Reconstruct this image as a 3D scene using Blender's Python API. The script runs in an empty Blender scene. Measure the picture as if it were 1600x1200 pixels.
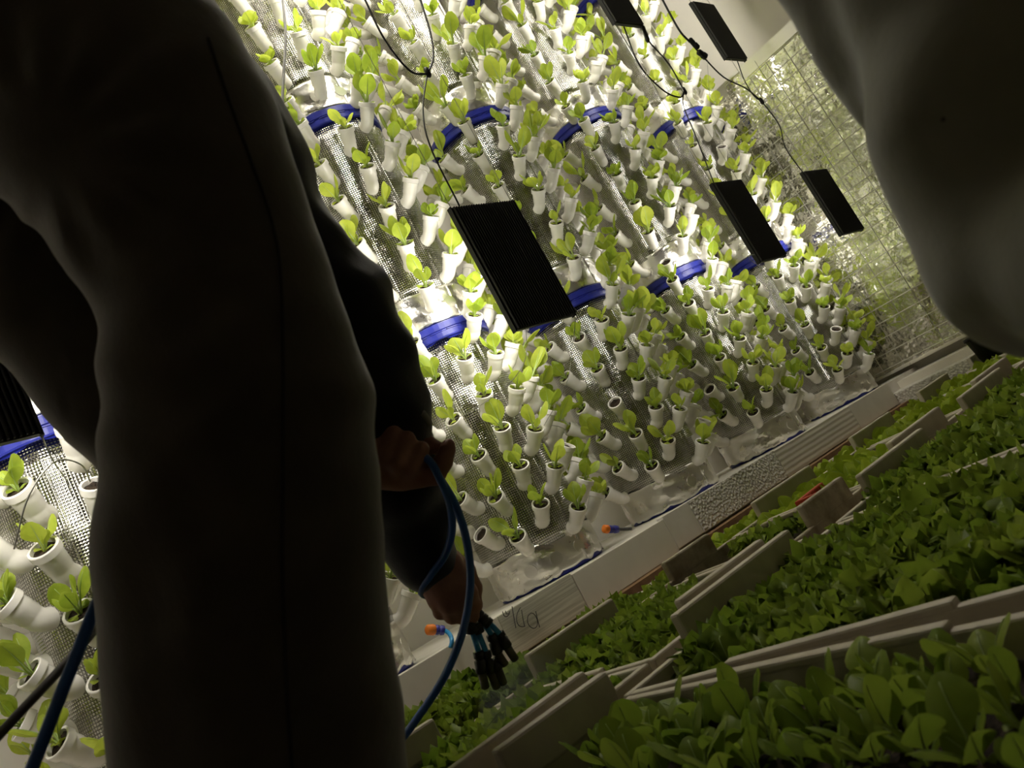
import bpy, bmesh, math, random
import numpy as np
from mathutils import Vector, Matrix
from mathutils.bvhtree import BVHTree

C = bpy.context.scene.collection
PI = math.pi
ZC = 0.42                       # lens height above the floor

# ------------------------------------------------------------------ camera
ROLL, PITCH, YAW, FPX = math.radians(-27.93678), math.radians(9.88644), math.radians(45.40987), 1304.3
fw = Vector((math.cos(YAW)*math.cos(PITCH), math.sin(YAW)*math.cos(PITCH), math.sin(PITCH)))
rt = Vector((math.sin(YAW), -math.cos(YAW), 0))
up = rt.cross(fw)
ir = math.cos(ROLL)*rt + math.sin(ROLL)*up
iu = -math.sin(ROLL)*rt + math.cos(ROLL)*up
O = Vector((0, 0, ZC))
cam = bpy.data.cameras.new('camera')
camo = bpy.data.objects.new('camera', cam)
C.objects.link(camo)
M = Matrix((ir, iu, -fw)).transposed().to_4x4()
M.translation = O
camo.matrix_world = M
cam.sensor_width = 36
cam.lens = FPX/1600*36
cam.clip_start = 0.02
cam.dof.use_dof = True
cam.dof.focus_distance = 2.3
cam.dof.aperture_fstop = 12
bpy.context.scene.camera = camo

def ray(x, y): return fw + (x-800)/FPX*ir - (y-600)/FPX*iu
def at(x, y, d): return O + ray(x, y)*d
def ony(x, y, Y): r = ray(x, y); return O + r*(Y/r.y)
def onz(x, y, Z): r = ray(x, y); return O + r*((Z-ZC)/r.z)
def px(P):
    q = Vector(P)-O; d = q.dot(fw)
    return 800+FPX*q.dot(ir)/d, 600-FPX*q.dot(iu)/d, d

# ------------------------------------------------------------------ helpers
def link(name, me, mat, parent=None):
    o = bpy.data.objects.new(name, me)
    C.objects.link(o)
    if mat is not None and not me.materials:
        for m in (mat if isinstance(mat, (list, tuple)) else [mat]): me.materials.append(m)
    if parent is not None: o.parent = parent
    return o
def tag(o, label=None, cat=None, group=None, kind=None):
    if label: o['label'] = label
    if cat: o['category'] = cat
    if group: o['group'] = group
    if kind: o['kind'] = kind
    return o
def root(name, loc, label, cat, group=None):
    o = bpy.data.objects.new(name, None)
    C.objects.link(o); o.location = loc; o.empty_display_size = 0.05
    return tag(o, label, cat, group)
class MB:
    def __init__(s): s.v = []; s.f = []; s.m = []
    def add(s, v, f, m=0):
        n = len(s.v); s.v += [tuple(p) for p in v]; s.f += [tuple(i+n for i in q) for q in f]; s.m += [m]*len(f)
    def box(s, lo, hi, m=0, M=None):
        v = [Vector((x, y, z)) for x in (lo[0], hi[0]) for y in (lo[1], hi[1]) for z in (lo[2], hi[2])]
        if M is not None: v = [M @ p for p in v]
        s.add(v, [(0,1,3,2),(4,6,7,5),(0,4,5,1),(2,3,7,6),(0,2,6,4),(1,5,7,3)], m)
    def tube(s, pts, r, n=8, caps=True, m=0):
        pts = [Vector(p) for p in pts]
        rs = r if isinstance(r, (list, tuple)) else [r]*len(pts)
        v = []; f = []; N = None
        for i, p in enumerate(pts):
            t = (pts[min(i+1, len(pts)-1)]-pts[max(i-1, 0)]).normalized()
            if N is None:
                N = t.orthogonal().normalized()
            else:
                N = (N - t*N.dot(t)); N = N.normalized() if N.length > 1e-6 else t.orthogonal().normalized()
            B = t.cross(N)
            for k in range(n):
                a = 2*PI*k/n
                v.append(p + (N*math.cos(a)+B*math.sin(a))*rs[i])
        for i in range(len(pts)-1):
            for k in range(n):
                f.append((i*n+k, i*n+(k+1) % n, (i+1)*n+(k+1) % n, (i+1)*n+k))
        if caps:
            f.append(tuple(range(n-1, -1, -1))); f.append(tuple((len(pts)-1)*n+k for k in range(n)))
        s.add(v, f, m)
    def build(s, name, mat, parent=None, smooth=False, bevel=0):
        me = bpy.data.meshes.new(name)
        me.from_pydata(s.v, [], s.f); me.update()
        o = link(name, me, mat, parent)
        if any(s.m): me.polygons.foreach_set('material_index', s.m)
        if smooth: me.polygons.foreach_set('use_smooth', [True]*len(me.polygons))
        if bevel:
            b = o.modifiers.new('bevel', 'BEVEL'); b.width = bevel; b.segments = 2; b.limit_method = 'ANGLE'
        return o
def spline(pts, n=10):
    pts = [Vector(p) for p in pts]; out = []
    P = [pts[0]*2-pts[1]]+pts+[pts[-1]*2-pts[-2]]
    for i in range(1, len(P)-2):
        a, b, c, d = P[i-1:i+3]
        for k in range(n):
            t = k/n
            out.append(0.5*((2*b)+(c-a)*t+(2*a-5*b+4*c-d)*t*t+(3*b-a-3*c+d)*t**3))
    out.append(pts[-1]); return out

# ------------------------------------------------------------------ materials
def mat(name, col=(.5,.5,.5), rough=.6, metal=0, spec=.5):
    m = bpy.data.materials.new(name); m.use_nodes = True
    b = m.node_tree.nodes['Principled BSDF']
    b.inputs['Base Color'].default_value = (*col, 1)
    b.inputs['Roughness'].default_value = rough
    b.inputs['Metallic'].default_value = metal
    b.inputs['Specular IOR Level'].default_value = spec
    m.diffuse_color = (*col, 1)
    return m
def N(m, t, **kw):
    n = m.node_tree.nodes.new(t)
    for k, v in kw.items():
        if k in n.inputs: n.inputs[k].default_value = v
        else: setattr(n, k, v)
    return n
def L(m, a, b): m.node_tree.links.new(a, b)
def bsdf(m): return m.node_tree.nodes['Principled BSDF']
def coord(m, kind='Object'): return N(m, 'ShaderNodeTexCoord').outputs[kind]
def ramp(m, src, stops):
    r = N(m, 'ShaderNodeValToRGB'); e = r.color_ramp.elements
    while len(e) < len(stops): e.new(.5)
    for q, (p, c) in zip(e, stops): q.position = p; q.color = (*c, 1)
    L(m, src, r.inputs['Fac']); return r.outputs['Color']
def noise(m, vec, scale, detail=4, rough=.55):
    n = N(m, 'ShaderNodeTexNoise', Scale=scale, Detail=detail, Roughness=rough); L(m, vec, n.inputs['Vector']); return n.outputs['Fac']
def bump(m, h, strength, dist=.01, normal=None):
    b = N(m, 'ShaderNodeBump', Strength=strength, Distance=dist); L(m, h, b.inputs['Height'])
    if normal is not None: L(m, normal, b.inputs['Normal'])
    return b.outputs['Normal']
def math_(m, op, a, b):
    n = N(m, 'ShaderNodeMath', operation=op)
    for i, x in enumerate((a, b)):
        if isinstance(x, (int, float)): n.inputs[i].default_value = x
        else: L(m, x, n.inputs[i])
    return n.outputs[0]
def plain(name, c0, c1, scale, rough, bmp=0, bscale=None, spec=.4):
    m = mat(name, c0, rough, 0, spec); v = coord(m)
    L(m, ramp(m, noise(m, v, scale), [(.35, c0), (.65, c1)]), bsdf(m).inputs['Base Color'])
    if bmp: L(m, bump(m, noise(m, v, bscale or scale*4), bmp, .004), bsdf(m).inputs['Normal'])
    return m

def foil(name, grid, wr, rough, tint=(.78,.77,.73)):
    m = mat(name, tint, rough, 1.0); v = coord(m, 'UV')
    w1 = N(m, 'ShaderNodeTexWave', wave_type='BANDS', bands_direction='X', Scale=grid, Distortion=.6); w1.inputs['Detail Scale'].default_value = 2
    w2 = N(m, 'ShaderNodeTexWave', wave_type='BANDS', bands_direction='Y', Scale=grid, Distortion=.6)
    L(m, v, w1.inputs['Vector']); L(m, v, w2.inputs['Vector'])
    h = math_(m, 'MAXIMUM', w1.outputs['Fac'], w2.outputs['Fac'])
    n1 = bump(m, noise(m, v, 9, 3), wr, .05)
    n2 = bump(m, noise(m, v, 45, 4, .6), wr*.8, .006, n1)
    n3 = bump(m, h, .6 if grid > 1 else 0, .0015, n2)
    L(m, n3, bsdf(m).inputs['Normal'])
    if grid > 1:                 # scrim threads woven under the film
        L(m, ramp(m, h, [(.60, tint), (.92, tuple(c*.40 for c in tint))]), bsdf(m).inputs['Base Color'])
    L(m, ramp(m, noise(m, v, 14, 3), [(.3, (rough*.7,)*3), (.75, (rough*1.4,)*3)]), bsdf(m).inputs['Roughness'])
    return m
M_foil = foil('woven reflective foil', 45, .10, .10, (.56,.55,.50))
M_collar = foil('smooth reflective foil', 0.5, .25, .30, (.86,.84,.79))
M_mirror = foil('crinkled mirror foil', 0.5, .30, .05, (.90,.89,.82))
M_blue = plain('blue drum plastic', (.012,.018,.20), (.02,.028,.27), 30, .35)
M_pvc = mat('white pvc', (.86,.83,.77), .25)
M_soil = plain('dark potting soil', (.012,.008,.005), (.05,.032,.018), 120, .95, .8, 300)
M_black = mat('black lamp housing', (.006,.006,.006), .45)
M_cable = mat('black cable rubber', (.008,.008,.008), .4)
M_wire = mat('steel wire', (.45,.44,.40), .35, .9)
M_mesh = mat('galvanised mesh wire', (.62,.60,.54), .4, .75)
M_white = plain('white wall paint', (.88,.84,.76), (.84,.80,.72), 3, .8)
M_dark = plain('dull room wall', (.42,.39,.33), (.36,.33,.28), 2, .9)
M_floor = plain('grey concrete floor', (.10,.09,.08), (.14,.13,.11), 5, .85, .2)
M_ledge = plain('white painted ledge', (.74,.71,.65), (.66,.62,.55), 12, .6, .1)
M_b1 = plain('white painted board', (.66,.62,.53), (.72,.68,.59), 8, .6, .1, 60)
M_tray = plain('off white crate plastic', (.50,.45,.36), (.60,.55,.46), 16, .5, .1, 80)
M_tray2 = plain('soiled crate plastic', (.30,.25,.17), (.52,.47,.38), 26, .6, .1, 80)
M_wood = plain('raw brown wood', (.22,.12,.06), (.32,.19,.10), 20, .8, .3)
M_red = mat('red crate plastic', (.55,.05,.02), .4)
M_hose = mat('blue hose', (.02,.10,.36), .3)
M_cyan = mat('light blue hose', (.03,.26,.55), .35)
M_orange = mat('orange plastic', (.85,.22,.02), .4)
M_indigo = mat('indigo plastic', (.04,.04,.28), .4)
M_grey = mat('grey cable sheath', (.09,.085,.08), .5)
M_lgrey = mat('light grey cable sheath', (.50,.49,.46), .5)
M_noz = plain('dull olive nozzle brass', (.10,.10,.05), (.06,.06,.03), 60, .4)
M_blackp = mat('black plastic', (.006,.006,.006), .3)
M_pencil = mat('pencil line', (.05,.045,.04), .8)
# boards: brushed grain, pebble texture, grooves
M_grain = mat('brush grained board', (.60,.58,.46), .6); v = coord(M_grain)
mp = N(M_grain, 'ShaderNodeMapping'); mp.inputs['Scale'].default_value = (2, 1, 90); L(M_grain, v, mp.inputs['Vector'])
L(M_grain, ramp(M_grain, noise(M_grain, mp.outputs[0], 2.2), [(.4, (.46,.44,.34)), (.6, (.66,.64,.53))]), bsdf(M_grain).inputs['Base Color'])
M_groove = mat('grooved white board', (.64,.60,.51), .6); v = coord(M_groove)
w = N(M_groove, 'ShaderNodeTexWave', wave_type='BANDS', bands_direction='Z', Scale=16, Distortion=1.2); L(M_groove, v, w.inputs['Vector'])
L(M_groove, bump(M_groove, w.outputs['Fac'], .25, .003), bsdf(M_groove).inputs['Normal'])
M_pebble = mat('white bead foam', (.70,.67,.60), .7); v = coord(M_pebble)
vo = N(M_pebble, 'ShaderNodeTexVoronoi', Scale=95); L(M_pebble, v, vo.inputs['Vector'])
L(M_pebble, bump(M_pebble, vo.outputs['Distance'], 1.0, .006), bsdf(M_pebble).inputs['Normal'])
L(M_pebble, ramp(M_pebble, vo.outputs['Distance'], [(.1, (.76,.73,.66)), (.8, (.54,.51,.45))]), bsdf(M_pebble).inputs['Base Color'])

def leafmat(name, c0, c1, trans=.45):
    m = mat(name, c0, .45, 0, .4); nt = m.node_tree
    v = coord(m, 'Object'); oi = N(m, 'ShaderNodeObjectInfo')
    f = noise(m, v, 30, 3)
    f2 = math_(m, 'ADD', math_(m, 'MULTIPLY', f, .7), math_(m, 'MULTIPLY', oi.outputs['Random'], .35))
    col = ramp(m, f2, [(.25, c0), (.75, c1)])
    b = bsdf(m); L(m, col, b.inputs['Base Color'])
    t = N(m, 'ShaderNodeBsdfTranslucent'); L(m, col, t.inputs['Color'])
    mx = N(m, 'ShaderNodeMixShader', Fac=trans)
    L(m, b.outputs[0], mx.inputs[1]); L(m, t.outputs[0], mx.inputs[2])
    L(m, mx.outputs[0], nt.nodes['Material Output'].inputs['Surface'])
    L(m, bump(m, noise(m, v, 90, 3), .35, .003), b.inputs['Normal'])
    return m
M_leaf = leafmat('young lettuce leaf', (.26,.38,.028), (.58,.66,.085), .5)
M_rib = leafmat('pale leaf rib', (.40,.55,.16), (.52,.64,.25), .3)
M_frill = leafmat('frilly lettuce leaf', (.17,.28,.026), (.36,.46,.06), .45)
M_pale = leafmat('round seedling leaf', (.19,.30,.03), (.36,.46,.06), .45)
M_far = leafmat('yellow green seedling leaf', (.30,.42,.03), (.48,.58,.06), .45)

def cloth(name, c0, c1, nap=.25):
    m = mat(name, c0, .95, 0, .15); v = coord(m)
    L(m, ramp(m, noise(m, v, 25, 5), [(.35, c0), (.7, c1)]), bsdf(m).inputs['Base Color'])
    n1 = bump(m, noise(m, v, 700, 2), nap, .0012)
    L(m, bump(m, noise(m, v, 60, 3), .15, .003, n1), bsdf(m).inputs['Normal'])
    bsdf(m).inputs['Sheen Weight'].default_value = .6
    bsdf(m).inputs['Sheen Roughness'].default_value = .45
    return m
M_trouser = cloth('dark olive jersey', (.050,.041,.029), (.068,.056,.040))
M_hoodie = cloth('black sweatshirt fleece', (.008,.009,.012), (.014,.015,.020))
M_pale_cloth = cloth('pale grey green fabric', (.15,.148,.10), (.18,.175,.12), .15)
M_skin = mat('skin', (.30,.13,.085), .5); v = coord(M_skin)
L(M_skin, ramp(M_skin, noise(M_skin, v, 40, 4), [(.35, (.26,.11,.07)), (.7, (.34,.155,.10))]), bsdf(M_skin).inputs['Base Color'])
L(M_skin, bump(M_skin, noise(M_skin, v, 350, 3), .25, .001), bsdf(M_skin).inputs['Normal'])
bsdf(M_skin).inputs['Subsurface Weight'].default_value = .0
M_hair = mat('dark hair', (.012,.008,.006), .6)
M_print = mat('white cloth print', (.30,.30,.28), .8)
def emitter(name, col, st):
    m = bpy.data.materials.new(name); m.use_nodes = True
    nt = m.node_tree; nt.nodes.clear()
    e = nt.nodes.new('ShaderNodeEmission'); e.inputs['Color'].default_value = (*col, 1); e.inputs['Strength'].default_value = st
    o = nt.nodes.new('ShaderNodeOutputMaterial'); nt.links.new(e.outputs[0], o.inputs['Surface']); return m
M_fill = emitter('unseen ceiling fill', (1, .93, .80), 23)  # glow of the added overhead fill
M_lamp = bpy.data.materials.new('white led light'); M_lamp.use_nodes = True
nt = M_lamp.node_tree; nt.nodes.clear()
em = nt.nodes.new('ShaderNodeEmission'); em.inputs['Color'].default_value = (1, .95, .85, 1); em.inputs['Strength'].default_value = 10
ou = nt.nodes.new('ShaderNodeOutputMaterial'); nt.links.new(em.outputs[0], ou.inputs['Surface'])

# ------------------------------------------------------------------ the room
XF = 4.25                       # foil on the end wall
def slab(name, lo, hi, m, kind='structure'):
    b = MB(); b.box(lo, hi); o = b.build(name, m); o['kind'] = kind; return o
slab('floor', (-1.7, -2.4, -.05), (4.5, 2.7, 0), M_floor)
slab('ceiling', (-1.7, -2.4, 3.15), (4.5, 2.7, 3.2), M_dark)
slab('wall_back', (-1.7, 2.6, 0), (4.5, 2.7, 3.15), M_white)
slab('wall_right', (4.4, -2.4, 0), (4.5, 2.6, 3.15), M_white)
slab('wall_left', (-1.8, -2.4, 0), (-1.7, 2.7, 3.15), M_dark)
slab('wall_front', (-1.7, -2.5, 0), (4.5, -2.4, 3.15), M_dark)

# unseen overhead fill, added to brighten the beds and lower pots
r_ = root('ceiling_fill', (1.7, 1.38, 3.15), 'added fill light over the seedling beds, out of frame', 'fill light')
b_ = MB(); b_.box((-.65, -.09, -.05), (.65, .09, 0)); b_.build('housing', M_white, r_, bevel=.004)
b_ = MB(); b_.box((-.62, -.07, -.062), (.62, .07, -.051)); b_.build('diffuser', M_fill, r_)

# ledge the drums stand on, and its front boards
ZB = ZC-.140
YB = 1.765
slab('trim_1', (-1.0, YB+.02, 0), (4.38, 2.45, ZB), M_ledge)['label'] = 'white ledge under the drums'
segs = [(-.6, .40, M_b1, 'white board, leftmost on the ledge front below the left drum', 'painted'),
        (.40, 1.30, M_b1, 'white board on the ledge front behind the spray nozzles', 'painted'),
        (1.30, 1.59, M_grain, 'brush-grained white board with pencil writing on the ledge front', 'grain'),
        (1.59, 2.04, M_b1, 'smooth white board right of the board with pencil writing', 'painted'),
        (2.04, 2.19, M_ledge, 'short bright white board left of the bead foam board', 'painted'),
        (2.19, 2.78, M_pebble, 'rough white bead foam board on the ledge front', 'foam'),
        (2.78, 3.47, M_groove, 'grooved white board right of the bead foam board', 'groove'),
        (3.47, 3.92, M_b1, 'last smooth white board on the ledge front before the foil wall', 'painted')]
rng = random.Random(5)
boards = []
for i, (x0, x1, m, lab, _) in enumerate(segs):
    o = MB(); dz = rng.uniform(-.004, .004); dy = rng.uniform(0, .006)
    o.box((x0+.001, YB-.012+dy, ZC-.245+dz), (x1-.001, YB+.019, ZB+.006+dz))
    o = o.build('ledge_board', m, bevel=.002)
    tag(o, lab, 'board'); boards.append(o)
# pencil writing on the grained board (one plate of thin strokes)
def p7(x, y): q = ony(750+x/4.571, 780+y/4.571, YB-.0135); q.y = YB-.0125; return q
strokes = [[(400,800),(412,855),(428,915)],
           [(345,830),(340,870),(355,905),(385,922),(408,905),(412,870),(395,828),(370,812),(345,830)],
           [(290,772),(268,815),(262,860),(276,898),(300,910),(324,905)], [(298,790),(308,850),(320,905)],
           [(230,765),(258,920)], [(162,800),(172,828),(190,838),(208,822),(214,800)], [(182,795),(192,818),(205,816)]]
b = MB()
for s in strokes: b.tube(spline([p7(*q) for q in s], 5), .0011, 5)
b.build('writing', M_pencil, boards[2])['label'] = 'pencilled characters'
tag(slab('timber_beam', (.35, YB-.05, 0), (3.95, YB+.015, ZC-.25), M_wood, 'thing'), 'raw brown timber beam under the white ledge boards', 'beam')
b = MB(); b.box((3.93, .30, ZC-.30), (4.10, 1.95, ZC-.195)); o = b.build('foam_block', M_pebble, bevel=.004)
tag(o, 'white bead foam strip lying along the foot of the foil wall', 'foam strip')
slab('trim_2', (4.08, .30, 0), (4.4, YB+.02, ZC-.16), M_b1)

# mirror foil lining on the end wall
def foil_sheet():
    ny, nz = 90, 90; v = []; f = []; uv = []
    r = random.Random(2); ph = [r.uniform(0, 6) for _ in range(12)]
    for j in range(nz+1):
        for i in range(ny+1):
            y = .2+(2.45-.2)*i/ny; z = ZC-.12+(1.655+.12)*j/nz
            d = .006*math.sin(y*9+ph[0]+2*math.sin(z*4+ph[1]))+.004*math.sin(z*13+y*5+ph[2])+.003*math.sin(y*31+z*9+ph[3])
            v.append((XF+.045+d, y, z)); uv.append((y, z))
    for j in range(nz):
        for i in range(ny):
            a = j*(ny+1)+i; f.append((a, a+ny+1, a+ny+2, a+1))
    me = bpy.data.meshes.new('foil_lining'); me.from_pydata(v, [], f); me.update()
    u = me.uv_layers.new(name='UVMap')
    for l in me.loops: u.data[l.index].uv = uv[l.vertex_index]
    me.polygons.foreach_set('use_smooth', [True]*len(me.polygons))
    o = link('foil_lining', me, M_mirror)
    s = o.modifiers.new('thick', 'SOLIDIFY'); s.thickness = .001
    return o
tag(foil_sheet(), 'crinkled mirror foil sheet lining the lower end wall', 'foil sheet')
b = MB(); b.box((XF+.036, .2, ZC+1.60), (XF+.062, 2.45, ZC+1.668)); o = b.build('foil_tape', M_collar)
tag(o, 'matt silver tape strip along the top edge of the wall foil', 'tape')
b = MB()
y = .45
while y < 2.35:
    b.tube([(XF+.008, y, ZC-.10), (XF+.008, y, ZC+1.585)], .0023, 5); y += .111
z = ZC-.085
while z < ZC+1.59:
    b.tube([(XF+.003, .42, z), (XF+.003, 2.37, z)], .0023, 5); z += .0722
tag(b.build('wire_mesh', M_mesh), 'galvanised wire mesh panel standing against the foil on the end wall', 'wire mesh')

# ------------------------------------------------------------------ drums and pots
RD = .180
YT = 2.031
XT = [.585, .986, 1.763, 2.463, 3.188, 3.984]
ZT = [ZB, ZC+.7196-.002, ZC+1.5404-.002, ZC+2.37]
def pot_mesh():
    b = MB(); n = 18
    path = []                    # (radial, up, dirangle, radius)
    path.append((-.02, 0, 0, .0255)); path.append((.010, 0, 0, .0255))
    for k in range(1, 6):
        a = math.radians(45)*k/5; path.append((.010+.036*math.sin(a), .036*(1-math.cos(a)), a, .0258))
    c = math.cos(PI/4); x0, z0 = path[-1][0], path[-1][1]
    for s, r in ((.008,.0262),(.010,.0276),(.028,.0276),(.030,.0288),(.051,.0288),(.0525,.0335),(.068,.0335),(.070,.0320),(.069,.0275),(.055,.0268)):
        path.append((x0+s*c, z0+s*c, PI/4, r))
    v = []; f = []
    for (x, z, a, r) in path:
        nx, nz = -math.sin(a), math.cos(a)
        for k in range(n):
            t = 2*PI*k/n
            v.append((x+nx*r*math.cos(t), r*math.sin(t), z+nz*r*math.cos(t)))
    for i in range(len(path)-1):
        for k in range(n): f.append((i*n+k, i*n+(k+1) % n, (i+1)*n+(k+1) % n, (i+1)*n+k))
    b.add(v, f)
    me = bpy.data.meshes.new('pot'); me.from_pydata(b.v, [], b.f); me.materials.append(M_pvc)
    me.polygons.foreach_set('use_smooth', [True]*len(me.polygons)); me.update()
    me.set_sharp_from_angle(angle=math.radians(35))
    # soil plug
    mx, mz = x0+.060*c, z0+.060*c
    v = [(mx, 0, mz)]; f = []; rr = random.Random(1)
    for j, q in enumerate((.5, 1.0)):
        for k in range(n):
            t = 2*PI*k/n; h = rr.uniform(-.002, .003)
            v.append((mx+(-c)*.0258*q*math.cos(t)+h*c, .0258*q*math.sin(t), mz+c*.0258*q*math.cos(t)+h*c))
    for k in range(n):
        f.append((0, 1+k, 1+(k+1) % n)); f.append((1+k, 1+n+k, 1+n+(k+1) % n, 1+(k+1) % n))
    ms = bpy.data.meshes.new('soil'); ms.from_pydata(v, [], f); ms.materials.append(M_soil); ms.update()
    mouth = Vector((x0+.062*c, 0, z0+.062*c))
    return me, ms, mouth
POT, SOIL, MOUTH = pot_mesh()

def cyl_shell(name, r, z0, z1, m, parent, rag0=0, rag1=0, seed=0, n=96, lumps=0):
    rr = random.Random(seed); ph = [rr.uniform(0, 6.28) for _ in range(8)]
    v = []; f = []; uv = []; nz = 14
    def rag(t, a, p): return a*(.6*math.sin(2*t+p)+.5*math.sin(5*t+2*p)+.35*math.sin(13*t+3*p)+(.5 if math.sin(7*t+p) > .8 else 0))
    for j in range(nz+1):
        for i in range(n+1):
            t = 2*PI*i/n; q = j/nz
            z = (z0+abs(rag(t, rag0, ph[0])))*(1-q)+(z1+rag(t, rag1, ph[1]))*q
            e = r+lumps*(math.sin(3*t+ph[2]+6*q)*math.sin(8*q+ph[3])+.5*math.sin(9*t+ph[4]+11*q))
            v.append((e*math.sin(t), -e*math.cos(t), z)); uv.append((r*t+seed*.37, z))
    for j in range(nz):
        for i in range(n):
            a = j*(n+1)+i; f.append((a, a+1, a+n+2, a+n+1))
    me = bpy.data.meshes.new(name); me.from_pydata(v, [], f); me.update()
    u = me.uv_layers.new(name='UVMap')
    for l in me.loops: u.data[l.index].uv = uv[l.vertex_index]
    me.polygons.foreach_set('use_smooth', [True]*len(me.polygons))
    o = link(name, me, m, parent); s = o.modifiers.new('thick', 'SOLIDIFY'); s.thickness = .0012; s.offset = 1
    return o
def lathe(b, prof, n=64):
    v = []; f = []
    for (r, z) in prof:
        for k in range(n): v.append((r*math.sin(2*PI*k/n), -r*math.cos(2*PI*k/n), z))
    for i in range(len(prof)-1):
        for k in range(n): f.append((i*n+k, i*n+(k+1) % n, (i+1)*n+(k+1) % n, (i+1)*n+k))
    b.add(v, f)
tower_txt = ['left tower beside the trousered leg', 'tower hidden behind the bending person', 'first tower right of the bending person',
             'second tower right of the bending person', 'third tower right of the bending person', 'last tower beside the foil wall']
tower_short = ['tower left of person', 'tower behind person', 'first tower right of person', 'second tower right of person', 'third tower right of person', 'tower beside foil wall']
tier_txt = ['bottom', 'middle', 'top']
ORD = ['first', 'second', 'third', 'fourth', 'fifth', 'sixth', 'seventh', 'eighth', 'ninth', 'tenth', 'eleventh', 'twelfth']
plants = []                      # (tower, tier, row, theta, position, axis)
rng = random.Random(11)
def drum(ti, tr):
    z0, z1 = ZT[tr], ZT[tr+1]; H = z1-z0
    r = root('plastic_drum', (XT[ti], YT, z0), f'{tier_txt[tr]} blue drum wrapped in silver foil, {tower_txt[ti]}', 'drum', 'foil wrapped planting drums')
    b = MB(); lathe(b, [(0,.002),(RD-.006,.002),(RD-.003,.01),(RD-.003,H-.045),(RD-.02,H-.03),(RD-.02,H-.004),(0,H-.004)])
    b.build('drum_body', M_blue, r, True)
    b = MB(); lathe(b, [(RD-.02,H-.052),(RD+.006,H-.052),(RD+.008,H-.048),(RD+.008,H-.032),(RD+.005,H-.030),(RD+.005,H-.026),(RD+.009,H-.024),(RD+.009,H-.004),(RD+.005,H-.001),(RD-.03,H-.001)])
    for k in range(22):
        a = 2*PI*k/22
        b.box((-.018, -RD-.0095, H-.031), (.018, -RD-.004, H-.0275), 0, Matrix.Rotation(a, 4, 'Z'))
    b.build('lid_rim', M_blue, r, False)
    cyl_shell('foil_wrap', RD, .10, H-.056, M_foil, r, 0, .006, ti*3+tr, lumps=.0005)
    cyl_shell('foil_collar', RD+.0012, .004 if tr == 0 else .001, .115, M_collar, r, .010 if tr == 0 else .002, .004, ti*3+tr+50, lumps=.0018)
    for k in range(5):           # blanked holes in the collar
        a = math.radians(-75+k*27+ti*9); b = MB()
        R_ = Matrix.Rotation(a, 4, 'Z')
        for q0, q1 in ((0, .020), (.019, .023)):
            vv = [R_ @ Vector((q1*math.cos(t), -RD-.0035-(.002 if q0 else 0), .055+q1*math.sin(t))) for t in [2*PI*i/16 for i in range(16)]]
            vb = [R_ @ Vector((q1*math.cos(t), -RD+.004, .055+q1*math.sin(t))) for t in [2*PI*i/16 for i in range(16)]]
            b.add(vv+vb, [tuple(range(16))]+[(i, (i+1) % 16, 16+(i+1) % 16, 16+i) for i in range(16)])
            break
        o = b.build('hole_cover', M_collar, r)
    jit = 0 if ti == 2 else rng.uniform(-5, 5)
    if ti == 0 and tr == 0: cols = [-35+25.5*k for k in range(-3, 6)]; even = [.005+.139*j for j in range(5)]; odd = [.075+.143*j for j in range(5)]
    elif tr == 0: cols = [-50+25.5*k+jit for k in range(-3, 6)]; even = [.030+.131*j for j in range(6)]; odd = [.087+.122*j for j in range(5)]
    elif tr == 1: cols = [-54+30*k+jit for k in range(-2, 5)]; even = [.762+.146*j for j in range(6)]; odd = [.830+.146*j for j in range(5)]
    else: cols = [-54+30*k+jit for k in range(-2, 5)]; even = [1.585+.146*j for j in range(6)]; odd = [1.650+.146*j for j in range(5)]
    base = -3 if tr == 0 else -2
    if ti == 5: cols = cols+[cols[-1]+(cols[-1]-cols[-2])*k for k in (1, 2)]
    for ci, th in enumerate(cols):
        ev = (ci+base) % 2 == 0
        for j, zz in enumerate(even if ev else odd):
            row = 2*j+(0 if ev else 1)
            t = math.radians(th+rng.uniform(-3, 3)); zm = ZC+zz+rng.uniform(-.006, .006)
            w = rng.uniform(-.09, .09)
            p = link('pot', POT, None, r)
            # local +X = outward
            Rz = Matrix.Rotation(t-PI/2, 4, 'Z') @ Matrix.Rotation(w, 4, 'X') @ Matrix.Rotation(rng.uniform(-.05, .05), 4, 'Y')
            loc = Vector((RD*math.sin(t), -RD*math.cos(t), zm-z0-MOUTH.z))
            sc = .97 if ti == 0 else .82
            Mx = Matrix.Translation(loc) @ Rz @ Matrix.Scale(sc, 4)
            p.matrix_local = Mx
            s = link('soil', SOIL, None, p)
            wm = r.matrix_world.copy(); wm.translation = r.location
            plants.append((ti, tr, row, th, (Matrix.Translation(r.location) @ Mx) @ MOUTH, Vector((math.sin(t), -math.cos(t), 0)), rng.random()))
for ti in range(6):
    for tr in range(3):
        if ti == 0 and tr == 2: continue
        drum(ti, tr)

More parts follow.
